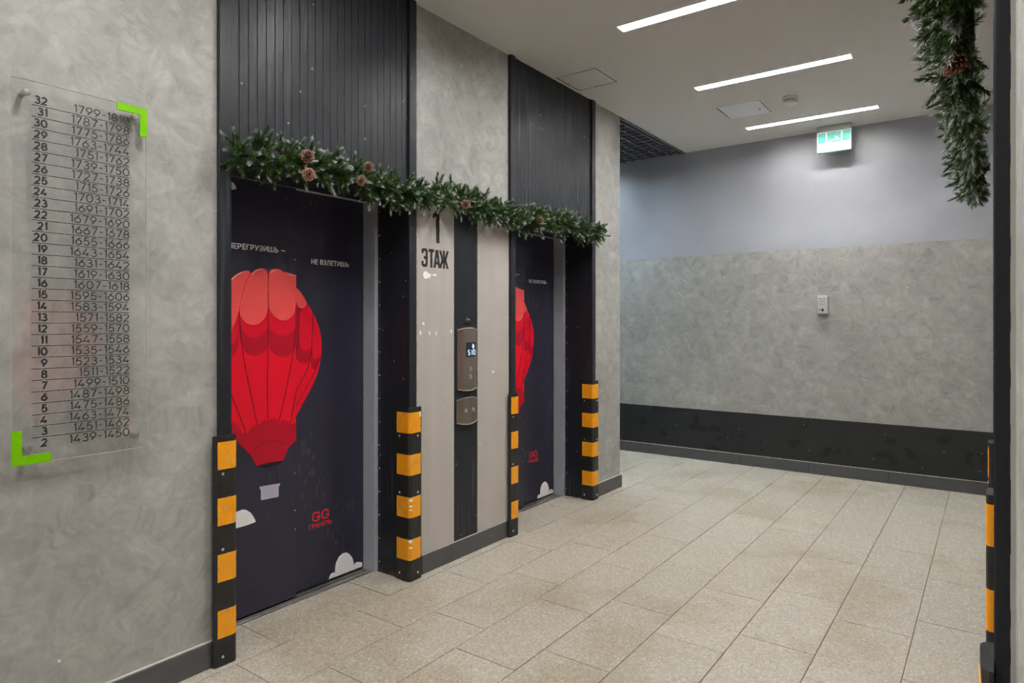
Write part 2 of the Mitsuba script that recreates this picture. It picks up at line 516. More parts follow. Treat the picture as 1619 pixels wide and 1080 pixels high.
darks_l = [scallop((1.655, 1.40), (1.806, 1.40), (1.806, 1.215), (1.785, 1.190), (1.755, 1.178), (1.727, 1.175), (1.695, 1.188), (1.664, 1.235)),
           scallop((1.806, 1.40), (1.962, 1.40), (1.962, 1.215), (1.930, 1.172), (1.882, 1.162), (1.836, 1.180), (1.808, 1.215)),
           scallop((1.560, 1.36), (1.658, 1.40), (1.664, 1.24), (1.640, 1.185), (1.610, 1.165), (1.575, 1.20))]
mids_l = [scallop((1.655, 1.40), (1.806, 1.40), (1.806, 1.310), (1.785, 1.280), (1.755, 1.262), (1.727, 1.256), (1.695, 1.270), (1.668, 1.300)),
          scallop((1.806, 1.40), (1.962, 1.40), (1.962, 1.315), (1.931, 1.276), (1.887, 1.262), (1.840, 1.274), (1.808, 1.305)),
          scallop((1.560, 1.36), (1.658, 1.40), (1.664, 1.30), (1.640, 1.240), (1.610, 1.215), (1.575, 1.25))]
darks_r = [scallop((1.94, 1.40), (2.076, 1.40), (2.078, 1.180), (2.056, 1.128), (2.020, 1.122), (1.985, 1.146), (1.94, 1.20)),
           scallop((2.076, 1.30), (2.130, 1.22), (2.124, 1.135), (2.102, 1.088), (2.078, 1.095), (2.066, 1.130))]
mids_r = [scallop((1.998, 1.40), (2.070, 1.40), (2.076, 1.210), (2.056, 1.190), (2.036, 1.184), (2.012, 1.200), (2.000, 1.230)),
          scallop((2.074, 1.39), (2.135, 1.24), (2.128, 1.160), (2.100, 1.140), (2.074, 1.150))]
lines_l = [L((1.660, 1.374), (1.664, 1.30), (1.673, 1.232), (1.686, 1.15), (1.702, 1.070), (1.728, 0.96), (1.752, 0.853)), L((1.805, 1.560), (1.806, 1.155), (1.800, 1.063), (1.803, 0.870)),
           L((1.957, 1.407), (1.955, 1.30), (1.946, 1.215), (1.930, 1.13), (1.909, 1.037), (1.887, 0.95), (1.863, 0.863)), L((1.570, 1.13), (1.622, 1.014), (1.660, 0.92), (1.697, 0.820)), L((1.985, 1.09), (1.960, 1.014), (1.926, 0.85)),
           L((1.730, 0.742), (1.757, 0.772), (1.803, 0.785), (1.850, 0.776), (1.885, 0.752))]
lines_r = [L((2.078, 1.385), (2.079, 1.28), (2.073, 1.181), (2.055, 1.115), (2.031, 1.065), (1.94, 0.93)), L((2.126, 1.150), (2.095, 1.085), (2.054, 1.024), (1.94, 0.86)), L((1.999, 1.40), (1.998, 1.28), (1.985, 1.18), (1.95, 1.08))]
shine_l = [L((1.624, 1.516), (1.645, 1.535), (1.676, 1.553)), L((1.724, 1.543), (1.742, 1.563), (1.764, 1.571)), L((1.820, 1.556), (1.831, 1.566), (1.843, 1.570)), L((1.912, 1.556), (1.928, 1.554), (1.944, 1.552))]
cloud_l = [sg.Polygon(chaikin(L((1.560, 0.416), (1.575, 0.450), (1.600, 0.478), (1.653, 0.490), (1.686, 0.492), (1.715, 0.472), (1.737, 0.437), (1.745, 0.416)), 1)),
           sg.Polygon(chaikin(L((1.56, 1.914), (1.58, 1.94), (1.623, 1.948), (1.642, 1.937), (1.649, 1.912)), 1))]
cloud_r = [sg.Polygon(L((2.178, 0.012), (2.183, 0.030), (2.193, 0.040), (2.207, 0.042), (2.219, 0.037), (2.219, 0.062), (2.226, 0.088), (2.244, 0.112), (2.266, 0.122), (2.290, 0.121), (2.312, 0.107), (2.330, 0.085), (2.340, 0.058), (2.343, 0.037),
                        (2.352, 0.046), (2.365, 0.050), (2.385, 0.042), (2.400, 0.036), (2.400, 0.012)))]
LEAF_L, LEAF_R = sg.box(0.0, 0.012, SEAM - 0.001, 1.985), sg.box(SEAM - 0.03, 0.014, 0.953, 1.985)


def polys(list_of_points, clip):
    return unary_union([sg.Polygon(p).buffer(0) for p in list_of_points]).intersection(clip)


def strokes(ls, r, clip):
    return unary_union([sg.LineString(chaikin(l, 2, closed=False)).buffer(r) for l in ls]).intersection(clip)


outer_l = polys([body_l, lobe1, lobe2, lobe3, lobe4], LEAF_L)
outer_r = polys([body_r], LEAF_R)
PRINT_L = [('balloon_body', outer_l, 'print_red'), ('balloon_shadow_band', polys(darks_l, outer_l), 'print_dark'), ('balloon_middle_band', polys(mids_l, outer_l), 'print_mid'),
           ('balloon_top_lobe', polys([lobe1], outer_l), 'print_bright'), ('balloon_top_lobe', polys([lobe2], outer_l), 'print_bright'), ('balloon_top_lobe', polys([lobe3], outer_l), 'print_bright'), ('balloon_top_lobe', polys([lobe4], outer_l), 'print_bright'),
           ('balloon_skirt', polys([skirt], outer_l), 'print_dark'), ('balloon_seams', strokes(lines_l, 0.0014, outer_l), 'print_line'), ('balloon_shine', strokes(shine_l, 0.0022, outer_l), 'print_shine'),
           ('balloon_opening', sg.Polygon(chaikin(L((1.746, 0.679), (1.802, 0.684), (1.885, 0.680), (1.872, 0.662), (1.815, 0.655), (1.765, 0.660)), 2)), 'print_rope'),
           ('basket_rope', unary_union([sg.LineString(L((1.796, 0.645), (1.796, 0.580))).buffer(0.0015), sg.LineString(L((1.852, 0.645), (1.852, 0.580))).buffer(0.0015), sg.LineString(L((1.796, 0.645), (1.852, 0.645))).buffer(0.0015)]), 'print_rope'),
           ('basket', sg.Polygon(L((1.762, 0.577), (1.870, 0.572), (1.867, 0.560), (1.862, 0.559), (1.861, 0.510), (1.769, 0.513), (1.768, 0.562), (1.762, 0.566))), 'print_basket'),
           ('cloud', cloud_l[0].intersection(LEAF_L), 'print_white'), ('cloud', cloud_l[1].intersection(LEAF_L), 'print_white')]
PRINT_R = [('balloon_body', outer_r, 'print_red'), ('balloon_shadow_band', polys(darks_r, outer_r), 'print_dark'), ('balloon_middle_band', polys(mids_r, outer_r), 'print_mid'), ('balloon_top_lobe', polys([lobe4r], outer_r), 'print_bright'),
           ('balloon_seams', strokes(lines_r, 0.0014, outer_r), 'print_line'), ('cloud', cloud_r[0].intersection(LEAF_R), 'print_white')]
ORDER = {'balloon_body': 1, 'balloon_shadow_band': 2, 'balloon_middle_band': 3, 'balloon_top_lobe': 4, 'balloon_skirt': 5, 'balloon_seams': 6, 'balloon_shine': 7}
LETTERS_L = on_left(text('ПЕРЕГРУЗИШЬ', 0.0265, 0.254, 0.0006, True), XL, 0.157, 1.6535)
LETTERS_L = join(LETTERS_L, on_left(extrude(sg.box(0, 0, 0.021, 0.0045), 0.0006), XL, 0.426, 1.664))
LETTERS_R = on_left(text('НЕ ВЗЛЕТИШЬ', 0.0265, 0.238, 0.0006, True), XRL, 0.621, 1.6185)
LOGO = join(on_left(text('GG', 0.050, 0.107, 0.0006, True), XRL, 0.625, 0.329), on_left(text('ГРАНЕЛЬ', 0.023, 0.139, 0.0006, True), XRL, 0.609, 0.297))
DOOR_LABELS = ['elevator door with red hot air balloon print, nearest the directory sign', 'elevator door seen narrowly between the call panel and the grey corner wall', 'elevator door hidden in the right wall portal nearest the camera', 'elevator door hidden in the far right wall portal']
TRIM_LABELS = ['black ribbed elevator surround nearest the directory sign', 'black ribbed elevator surround next to the corridor corner', 'black elevator surround at the right picture edge', 'far black elevator surround in the right wall']
SLAT_N = 24


def portal(place, i):
    """Surround and door of one elevator, built for the left wall from the near edge of its opening; place moves a mesh to its wall."""
    t = struct(key_for(f'trim_{i + 1}'), TRIM_LABELS[i], 'door surround')

    def p(name, m, mat, parent=t, smooth=False):
        return put(name, place(m), mat, smooth=smooth, parent=parent)

    for a, b in ((-0.050, 0.0), (W, W + 0.052)):
        p('stile', cbox(0.0, 0.022, a, b, 0.0, ZC, 0.002), 'black_paint')
    p('lintel_board', box(-0.235, 0.004, -0.001, W + 0.001, ZL, ZC), 'black_paint')
    pitch = W / SLAT_N
    for k in range(SLAT_N):
        p('slat', cbox(0.002, 0.0070, k * pitch + 0.0008, (k + 1) * pitch - 0.0008, ZL, ZC, 0.0015), 'black_paint')
    for a, b, out in ((-0.030, 0.0, 1), (W, W + 0.030, -1)):
        r = p('reveal_panel', box(-0.215, 0.0, a, b, 0.0, ZL), 'black_paint')
        yy = b if out > 0 else a
        for z in np.arange(0.055, 1.93, 0.124):
            s = facing(dome_screw(0.0042, 0.002), [0, out, 0])
            s.apply_translation([-0.203, yy, z])
            p('screw', s, 'screw_steel', parent=r)
    d = struct(key_for(f'door_{i + 1}'), DOOR_LABELS[i], 'elevator door')
    fr = 'steel frame'
    part_label(p('jamb', cbox(-0.36, -0.215, W - 0.022, W + 0.03, 0.0, 2.03, 0.002), 'steel_frame', parent=d), 'grey steel jamb')
    part_label(p('jamb', cbox(-0.36, -0.215, -0.03, 0.006, 0.0, 2.03, 0.002), 'steel_frame', parent=d), 'grey steel jamb')
    part_label(p('header', cbox(-0.36, -0.236, -0.03, W + 0.03, 1.972, 2.06, 0.002), 'steel_frame', parent=d), 'grey steel header')
    s = p('sill', cbox(-0.36, -0.238, 0.0, W - 0.01, -0.006, 0.003, 0.001), 'sill_steel', parent=d)
    for x in (-0.275, -0.300):
        p('groove', box(x - 0.004, x + 0.004, 0.01, W - 0.03, 0.0028, 0.0034), 'void_black', parent=s)
    p('shaft', box(-0.40, -0.355, -0.05, W + 0.05, -0.02, 2.1), 'void_black', parent=d)
    lf = p('leaf', cbox(XL - 0.030, XL, 0.002, SEAM, 0.010, 2.0, 0.0012), 'navy_film', parent=d)
    rf = p('leaf', cbox(XRL - 0.030, XRL, SEAM - 0.045, W - 0.018, 0.010, 2.0, 0.0012), 'navy_film', parent=d)
    for leaf, x, prints in ((lf, XL, PRINT_L), (rf, XRL, PRINT_R)):
        for name, poly, mat in prints:
            if poly.is_empty or poly.area < 1e-7:
                continue
            k = ORDER.get(name, 1)
            p(name, on_left(extrude(poly, 0.0003 + 0.00035 * k), x - 0.0001), mat, parent=leaf)
    part_label(p('lettering', LETTERS_L, 'print_white', parent=lf), 'white slogan lettering')
    part_label(p('lettering', LETTERS_R, 'print_white', parent=rf), 'white slogan lettering')
    part_label(p('logo', LOGO, 'print_logo', parent=rf), 'red logo lettering')
    for z in (0.335, 0.425, 0.605, 1.630):
        m = facing(dome_screw(0.0032, 0.0012), [1, 0, 0])
        m.apply_translation([XL, SEAM - 0.006, z])
        p('screw', m, 'screw_steel', parent=lf)


def to_left(y0):
    def place(m):
        m = m.copy()
        m.apply_translation([0, y0, 0])
        return m
    return place


def to_right(y1):
    def place(m):
        m = m.copy()
        m.vertices = np.stack([XR - m.vertices[:, 0], y1 - m.vertices[:, 1], m.vertices[:, 2]], 1)
        return m
    return place


PLACES = [to_left(LEFT[0]), to_left(LEFT[1]), to_right(RIGHT[0]), to_right(RIGHT[1])]
for i, pl in enumerate(PLACES):
    portal(pl, i)
# ragged bead of filler where the near right surround meets the plaster
ragged = []
for k in range(90):
    z = 0.9 + k * 0.0235
    ragged.append(box(XR - 0.0046 - 0.0008 * rng.random(), XR, RIGHT[0] - W - 0.0545, RIGHT[0] - W - 0.0495, z - 0.9, z - 0.9 + 0.0235))
struct(put('trim_5', join(*ragged), 'caulk'))

# ------------------------------------------------------------------ corner guards
GUARD_H = 0.890
BANDS = [(0.760, 0.866), (0.544, 0.650), (0.327, 0.433), (0.110, 0.217)]


def guard(place, y, s, label, worn=()):
    """s = +1: the opening lies beyond the corner (+y); -1: before it. Drawn with a = out of the wall, b = into the opening."""
    g = thing('corner_guard', label, 'corner guard', 'striped corner guards on the elevator surrounds')
    x0 = 0.022

    def solid(pts, z0, z1):
        m = extrude(sg.Polygon(pts), z1 - z0)
        v = m.vertices
        m.vertices = np.stack([x0 + v[:, 0], y + s * v[:, 1], v[:, 2] + z0], 1)
        if s < 0:
            m.invert()
        return m

    prof = [(0.0, -0.080), (0.005, -0.080), (0.013, -0.068), (0.0155, -0.004), (0.0145, 0.004), (0.0115, 0.0105), (0.0055, 0.0145), (-0.002, 0.0155), (-0.084, 0.013), (-0.096, 0.005), (-0.096, 0.0), (0.0, 0.0)]
    put('body', place(solid(prof, 0.002, GUARD_H)), 'rubber', parent=g)
    path = sg.LineString([(0.0135, -0.066), (0.0155, -0.004), (0.0145, 0.004), (0.0115, 0.0105), (0.0055, 0.0145), (-0.002, 0.0155), (-0.080, 0.0132)])
    strip = path.buffer(0.0009, cap_style='flat')
    for z0, z1 in BANDS:
        part_label(put('band', place(solid(list(strip.exterior.coords), z0, z1)), 'yellow_band', parent=g), 'yellow reflective band')
    for z in (0.742, 0.450, 0.036):
        for side in (0, 1):
            m = facing(SCREW, [1, 0, 0] if side == 0 else [0, s, 0])
            m.apply_translation([x0 + 0.0142, y + s * -0.045, z] if side == 0 else [x0 - 0.060, y + s * 0.0136, z])
            put('screw', place(m), 'screw_steel', parent=g)
    for q0, q1, z0, z1 in worn:
        seg = path.intersection(sg.box(-1, q0, 1, q1)) if q1 < 0.0 else sg.LineString([(0.0152, -0.003), (0.0145, 0.004), (0.0115, 0.0105), (0.0075, 0.0135)])
        st = seg.buffer(0.0013, cap_style='flat')
        part_label(put('worn_patch', place(solid(list(st.exterior.coords), z0, z1)), 'chip_white', parent=g), 'white patch where the band wore off')
    return g


guard(PLACES[0], 0.0, 1, 'black and yellow corner guard nearest the directory sign, left of the first elevator')
guard(PLACES[0], W, -1, 'chipped black and yellow corner guard between the first elevator and the beige board', [(0.0, 1, 0.201, 0.2165), (0.0, 1, 0.172, 0.178), (0.0, 1, 0.412, 0.424), (0.0, 1, 0.384, 0.392), (0.0, 1, 0.366, 0.370), (-0.066, -0.056, 0.838, 0.866)])
guard(PLACES[1], 0.0, 1, 'black and yellow corner guard just right of the call panel, before the second elevator')
guard(PLACES[1], W, -1, 'yellow striped corner guard at the far side of the second elevator, by the corridor corner')
guard(PLACES[2], W, -1, 'corner guard with grey top at the lower right picture corner')
guard(PLACES[2], 0.0, 1, 'orange and black corner guard half hidden behind the right black stile')
guard(PLACES[3], W, -1, 'farthest right corner guard, a thin orange sliver beside the black wall band')

# ------------------------------------------------------------------ ceiling lamps, hatches, detector, grid
NAMES = ['linear ceiling lamp nearest the exit sign', 'middle linear ceiling lamp, between the exit sign lamp and the cut off one', 'linear ceiling lamp cut off by the top of the picture']
for i, y in enumerate(LAMPS):
    t = thing('linear_lamp', NAMES[i] if i < 3 else f'linear ceiling lamp outside the picture, {("first", "second", "third", "fourth")[i - 3]} behind the cut off one', 'ceiling lamp', 'linear lamps across the ceiling')
    z = ZC + 0.022
    put('housing', join(box(LAMP_X0, LAMP_X1, y - SLOT, y - SLOT + 0.002, ZC - 0.001, z + 0.02), box(LAMP_X0, LAMP_X1, y + SLOT - 0.002, y + SLOT, ZC - 0.001, z + 0.02), box(LAMP_X0, LAMP_X0 + 0.002, y - SLOT, y + SLOT, ZC - 0.001, z + 0.02),
                        box(LAMP_X1 - 0.002, LAMP_X1, y - SLOT, y + SLOT, ZC - 0.001, z + 0.02), box(LAMP_X0, LAMP_X1, y - SLOT, y + SLOT, z + 0.02, z + 0.022)), 'lamp_profile', parent=t)
    put('diffuser', box(LAMP_X0 + 0.003, LAMP_X1 - 0.003, y - SLOT + 0.003, y + SLOT - 0.003, z, z + 0.006), 'white_plastic', parent=t, emit=LAMP)

HL = ['grey ceiling access hatch with dark gaps, close to the second elevator surround', 'white ceiling access hatch beside the smoke detector']
for (x0, x1, y0, y1), lb in zip(HATCHES, HL):
    t = thing('access_hatch', lb, 'access hatch')
    first = x0 < 0.5
    g = 0.009 if first else 0.005
    m = cbox(x0 + g, x1 - g, y0 + g, y1 - g, ZC - 0.001, ZC + 0.014, 0.001)
    if not first:
        m.apply_transform(trimesh.transformations.rotation_matrix(math.radians(0.9), [0, 1, 0], [x0, y0, ZC]))
        m.apply_transform(trimesh.transformations.rotation_matrix(math.radians(-0.8), [1, 0, 0], [x0, y1, ZC]))
    put('panel', m, 'ceiling_paint' if first else 'hatch_white', parent=t)
    put('frame', join(box(x0, x0 + 0.003, y0, y1, ZC + 0.001, ZC + 0.03), box(x1 - 0.003, x1, y0, y1, ZC + 0.001, ZC + 0.03), box(x0 + 0.003, x1 - 0.003, y0, y0 + 0.003, ZC + 0.001, ZC + 0.03), box(x0 + 0.003, x1 - 0.003, y1 - 0.003, y1, ZC + 0.001, ZC + 0.03),
                      box(x0, x1, y0, y1, ZC + 0.03, ZC + 0.034)), 'dark_plastic', parent=t)
    if not first:
        m = disc(0.006, 0.004)
        m.apply_translation([x1 - 0.05, (y0 + y1) / 2 + 0.03, ZC - 0.0065])
        put('latch', m, 'dark_plastic', parent=t)

t = thing('smoke_detector', 'round white smoke detector on the ceiling beside the access hatch', 'smoke detector')
for name, prof in (('base', [[0, 0], [0.057, 0], [0.057, -0.014], [0.050, -0.022], [0, -0.022]]), ('collar', [[0, -0.022], [0.043, -0.022], [0.043, -0.028], [0, -0.028]]), ('sensor_head', [[0, -0.028], [0.050, -0.028], [0.049, -0.044], [0.036, -0.054], [0, -0.057]])):
    m = lathe(prof[::-1], 28)
    m.fix_normals()
    m.apply_translation([1.226, 5.165, ZC])
    put(name, m, 'dark_plastic' if name == 'collar' else 'white_plastic', smooth=40, parent=t)

t = thing('ceiling_grid', 'dark open cell ceiling grid over the side corridor', 'ceiling grid')
ZG = 2.985
for x in np.arange(-0.055, XC, -0.1):
    put('bar', box(x - 0.007, x + 0.007, YE, YB, ZG, ZG + 0.013), 'grid_metal', parent=t)
for y in np.arange(YE + 0.06, YB, 0.1):
    put('cross_bar', box(XC, -0.001, y - 0.008, y + 0.008, ZG, ZG + 0.013), 'grid_metal', parent=t)
put('edge_trim', box(-0.020, 0.0, YE, YB, ZG, ZG + 0.045), 'grid_metal', parent=t)
t = thing('corridor_lamp', 'cool white lamp under the grid in the side corridor, outside the picture', 'ceiling lamp')
put('housing', join(box(-1.85, -0.85, 5.758, 5.764, 2.950, ZG), box(-1.85, -0.85, 5.836, 5.842, 2.950, ZG), box(-1.856, -1.85, 5.758, 5.842, 2.950, ZG), box(-0.85, -0.844, 5.758, 5.842, 2.950, ZG), box(-1.856, -0.844, 5.758, 5.842, ZG - 0.003, ZG + 0.001)), 'lamp_profile', parent=t)
put('diffuser', box(-1.845, -0.855, 5.769, 5.831, 2.974, 2.981), 'white_plastic', parent=t, emit=CORRIDOR_LAMP)

# ------------------------------------------------------------------ exit sign and wall box
principled('sign_green', (0.030, 0.340, 0.275), 0.35)
principled('green_edge', (0.02, 0.22, 0.16), 0.3)
t = thing('exit_sign', 'lit green and white exit sign hanging from the ceiling before the blue-grey wall', 'exit sign')
SX0, SX1, SY = 1.222, 1.490, 6.10
put('housing', cbox(SX0, SX1, SY - 0.006, SY + 0.034, 2.945, ZC, 0.003), 'grey_plastic', parent=t)
put('back_plate', cbox(SX0 + 0.002, SX1 - 0.002, SY + 0.003, SY + 0.012, 2.772, 2.946, 0.001), 'white_plastic', parent=t)
put('face', box(SX0 + 0.002, SX1 - 0.002, SY - 0.001, SY + 0.0028, 2.775, 2.945), 'white_plastic', parent=t, emit=SIGN_WHITE)
for x0, x1 in ((SX0 + 0.012, SX0 + 0.068), (SX0 + 0.082, SX0 + 0.186), (SX0 + 0.200, SX1 - 0.010)):
    part_label(put('green_field', box(x0, x1, SY - 0.0022, SY - 0.001, 2.853, 2.934), 'sign_green', parent=t, emit=SIGN_GREEN), 'green field of the pictogram')
arrow = sg.LineString([(0.092, 0.082), (0.118, 0.090), (0.150, 0.094)]).buffer(0.006).union(sg.Polygon([(0.134, 0.126), (0.148, 0.126), (0.184, 0.092), (0.150, 0.080), (0.156, 0.096)]))
put('arrow', on_back(extrude(arrow, 0.0012), SX0, SY - 0.0022, 2.775), 'white_plastic', parent=t, emit=SIGN_WHITE)
part_label(put('light_strip', box(SX0 + 0.004, SX1 - 0.004, SY - 0.0021, SY - 0.001, 2.778, 2.848), 'white_plastic', parent=t, emit=SIGN_HOT), 'bright white lower strip')
part_label(put('edge', box(SX0 + 0.004, SX1 - 0.004, SY - 0.003, SY + 0.013, 2.767, 2.772), 'red_plastic', parent=t), 'lower edge')
scene['exit_sign__edge']['bsdf'] = {'type': 'ref', 'id': 'green_edge'}

t = thing('wall_box', 'small light grey box with a dark button on the back wall plaster', 'wall box')
put('body', cbox(1.206, 1.288, YB - 0.045, YB, 1.402, 1.560, 0.005), 'grey_plastic', parent=t)
for z in (1.533, 1.510, 1.487):
    put('vent_slot', box(1.218, 1.268, YB - 0.0455, YB - 0.044, z - 0.0015, z + 0.0015), 'skirting', parent=t)
m = facing(lathe([[0, 0], [0.011, 0], [0.009, 0.006], [0, 0.007]], 14), [0, -1, 0])
m.apply_translation([1.248, YB - 0.045, 1.436])
put('button', m, 'dark_plastic', parent=t)
m = facing(lathe([[0, 0], [0.007, 0], [0.006, 0.003], [0, 0.0035]], 12), [0, -1, 0])
m.apply_translation([1.228, YB - 0.045, 1.440])
put('indicator', m, 'red_plastic', parent=t)

# ------------------------------------------------------------------ floor number lettering, call panel
t = thing('floor_number', 'black lettering 1 ЭТАЖ on the beige board under the garland', 'lettering')
one = sg.Polygon([(0.026, 0), (0.052, 0), (0.052, 0.172), (0.030, 0.172), (0.0, 0.150), (0.0, 0.128), (0.026, 0.144)])
put('digit', on_left(extrude(one, 0.0012), BX, 2.615, 1.757), 'lettering_black', parent=t)


def letter_polys():
    """Narrow capitals of the word, drawn as strokes 0.11 tall."""
    h, r = 0.098, 0.0075
    b = lambda pts: sg.LineString(pts).buffer(r, cap_style='flat', join_style='mitre')
    out = []
    e = b([(0.004, 0.072), (0.004, h - 0.012), (0.012, h - 0.0075), (0.030, h - 0.0075), (0.036, h - 0.016), (0.036, 0.016), (0.030, 0.0075), (0.012, 0.0075), (0.004, 0.014), (0.004, 0.030)]).union(b([(0.014, h / 2), (0.036, h / 2)]))
    out.append(('э', e, 0.0))
    out.append(('т', b([(0.0, h - 0.0075), (0.044, h - 0.0075)]).union(b([(0.022, 0), (0.022, h)])), 0.050))
    a = b([(0.003, 0), (0.020, h)]).union(b([(0.041, 0), (0.024, h)])).union(b([(0.010, 0.026), (0.034, 0.026)])).intersection(sg.box(-0.01, 0, 0.06, h))
    out.append(('а', a, 0.094))
    x = b([(0.034, 0), (0.034, h)])
    for s in (-1, 1):
        x = x.union(b([(0.034 + s * 0.032, h), (0.034 + s * 0.012, h * 0.54), (0.034 + s * 0.012, h * 0.46), (0.034 + s * 0.032, 0)]))
    x = x.union(b([(0.022, h / 2), (0.046, h / 2)])).intersection(sg.box(-0.02, 0, 0.09, h))
    out.append(('ж', x, 0.138))
    return out


for _, poly, off in letter_polys():
    put('letter', on_left(extrude(poly, 0.0012), BX, 2.532 + off, 1.622), 'lettering_black', parent=t)


def bowed_plate(y0, y1, z0, z1, x0, bow, edge=0.006, arc=0.010, n=14):
    """A plate bowed outwards across its width, its upper and lower edge curved."""
    yy = np.linspace(y0, y1, n)
    k = 1 - ((yy - (y0 + y1) / 2) / ((y1 - y0) / 2)) ** 2
    xf = x0 + edge + bow * k
    zt, zb = z1 - arc * (1 - k), z0 + arc * (1 - k)
    v = np.vstack([np.stack([xf, yy, zb], 1), np.stack([xf, yy, zt], 1), np.stack([0 * xf + x0, yy, zb], 1), np.stack([0 * xf + x0, yy, zt], 1)])
    f = []
    for i in range(n - 1):
        f += [(i, i + 1, n + i + 1, n + i), (2 * n + i, 3 * n + i, 3 * n + i + 1, 2 * n + i + 1), (n + i, n + i + 1, 3 * n + i + 1, 3 * n + i), (i, 2 * n + i, 2 * n + i + 1, i + 1)]
    f += [(0, n, 3 * n, 2 * n), (n - 1, 3 * n - 1, 4 * n - 1, 2 * n - 1)]
    f = np.array(f)
    m = trimesh.Trimesh(v, np.vstack([f[:, [0, 1, 2]], f[:, [0, 2, 3]]]), process=False)
    m.fix_normals()
    return m


PX = BX - 0.002
t = thing('call_panel', 'bowed bronze steel elevator call panel with blue floor display, above the smaller plate', 'call panel')
put('plate', bowed_plate(2.812, 2.984, 0.940, 1.297, PX, 0.016, arc=0.012), 'bronze_steel', smooth=30, parent=t)
for zc, up in ((1.297, 1), (0.940, -1)):
    yy = np.linspace(2.812, 2.984, 14)
    kk = 1 - ((yy - 2.898) / 0.086) ** 2
    path = np.stack([PX + 0.0065 + 0.016 * kk, yy, zc + up * (0.012 * kk - 0.0125)], 1)
    part_label(put('rim', tube(path, 0.0035), 'bronze_rim', smooth=40, parent=t), 'bright rim')
dsp = put('display', cbox(PX + 0.014, PX + 0.0235, 2.872, 2.954, 1.132, 1.214, 0.001), 'display_glass', parent=t)
DX = PX + 0.0235


def seg_digit(ch, w=0.013, h=0.026):
    segs = {'1': 'bc', '5': 'afgcd', '0': 'abcdef'}[ch]
    P = {'a': ((0, h), (w, h)), 'b': ((w, h), (w, h / 2)), 'c': ((w, h / 2), (w, 0)), 'd': ((0, 0), (w, 0)), 'e': ((0, 0), (0, h / 2)), 'f': ((0, h / 2), (0, h)), 'g': ((0, h / 2), (w, h / 2))}
    return unary_union([sg.LineString(P[s]).buffer(0.0021) for s in segs])


for ch, y in (('5', 2.886), ('1', 2.906), ('0', 2.932)):
    put('digit', on_left(extrude(seg_digit(ch), 0.0006), DX, y, 1.144), 'white_plastic', parent=dsp, emit=DISPLAY)
put('arrow', on_left(extrude(sg.Polygon([(0, 0.010), (0.012, 0.030), (0.024, 0.010), (0.017, 0.010), (0.017, 0), (0.007, 0), (0.007, 0.010)]), 0.0006), DX, 2.918, 1.178), 'white_plastic', parent=dsp, emit=DISPLAY)
for z in (1.062, 1.018):
    m = facing(lathe([[0, 0], [0.0145, 0], [0.0145, 0.003], [0.011, 0.0045], [0.009, 0.003], [0, 0.003]], 20), [1, 0, 0])
    m.apply_translation([PX + 0.0205, 2.908, z])
    part_label(put('button', m, 'bright_steel', smooth=40, parent=t), 'round steel call button')
t = thing('key_switch_plate', 'small bowed bronze plate with two round knobs below the call panel', 'switch plate')
put('plate', bowed_plate(2.806, 2.984, 0.749, 0.903, PX, 0.018, arc=0.014), 'bronze_steel', smooth=30, parent=t)
for zc, up in ((0.903, 1), (0.749, -1)):
    yy = np.linspace(2.806, 2.984, 14)
    kk = 1 - ((yy - 2.895) / 0.089) ** 2
    path = np.stack([PX + 0.0065 + 0.018 * kk, yy, zc + up * (0.014 * kk - 0.0145)], 1)
    part_label(put('rim', tube(path, 0.0035), 'bronze_rim', smooth=40, parent=t), 'bright rim')
for y in (2.868, 2.932):
    m = facing(lathe([[0, 0], [0.013, 0], [0.012, 0.004], [0.006, 0.007], [0, 0.0075]], 18), [1, 0, 0])
    m.apply_translation([PX + 0.021, y, 0.828])
    put('knob', m, 'bright_steel', smooth=40, parent=t)
m = facing(lathe([[0, 0], [0.020, 0], [0.018, 0.010], [0.009, 0.017], [0, 0.018]], 20), [1, 0, 0])
m.apply_translation([PX, 2.905, 1.335])
tag(put('sensor_dome', m, 'dark_plastic', smooth=50), 'small glossy black dome just above the call panel', 'sensor')

# ------------------------------------------------------------------ directory sign
t = thing('directory_sign', 'clear acrylic directory board with floor and flat numbers and lime corners', 'directory board')
SXF, SY0, SY1, SZ0, SZ1 = 0.040, 0.724, 1.118, 0.892, 2.074
put('acrylic_sheet', (np.array([(SXF, SY0, SZ0), (SXF, SY1, SZ0), (SXF, SY1, SZ1), (SXF, SY0, SZ1)]), np.array([(0, 1, 2, 3)])), 'acrylic', parent=t)
rim = join(box(SXF - 0.0052, SXF + 0.0002, SY0 - 0.0008, SY0, SZ0, SZ1), box(SXF - 0.0052, SXF + 0.0002, SY1, SY1 + 0.0008, SZ0, SZ1), box(SXF - 0.0052, SXF + 0.0002, SY0, SY1, SZ0 - 0.0008, SZ0), box(SXF - 0.0052, SXF + 0.0002, SY0, SY1, SZ1, SZ1 + 0.0008))
put('sheet_edge', rim, 'acrylic_edge', parent=t)
for y, z in ((0.760, 2.034), (1.076, 2.036), (0.765, 0.940), (1.079, 0.938)):
    m = facing(lathe([[0, 0], [0.007, 0], [0.007, 0.0395], [0.011, 0.0395], [0.011, 0.050], [0.009, 0.053], [0, 0.054]], 20), [1, 0, 0])
    m.apply_translation([0.0, y, z])
    part_label(put('standoff', m, 'bright_steel', smooth=40, parent=t), 'steel standoff')
br = sg.Polygon([(1.020, SZ1 + 0.001), (SY1 + 0.001, SZ1 + 0.001), (SY1 + 0.001, 1.975), (1.095, 1.975), (1.095, 2.049), (1.020, 2.049)])
bl = sg.Polygon([(SY0 - 0.001, 0.996), (0.750, 0.996), (0.750, 0.919), (0.827, 0.919), (0.827, SZ0 - 0.001), (SY0 - 0.001, SZ0 - 0.001)])
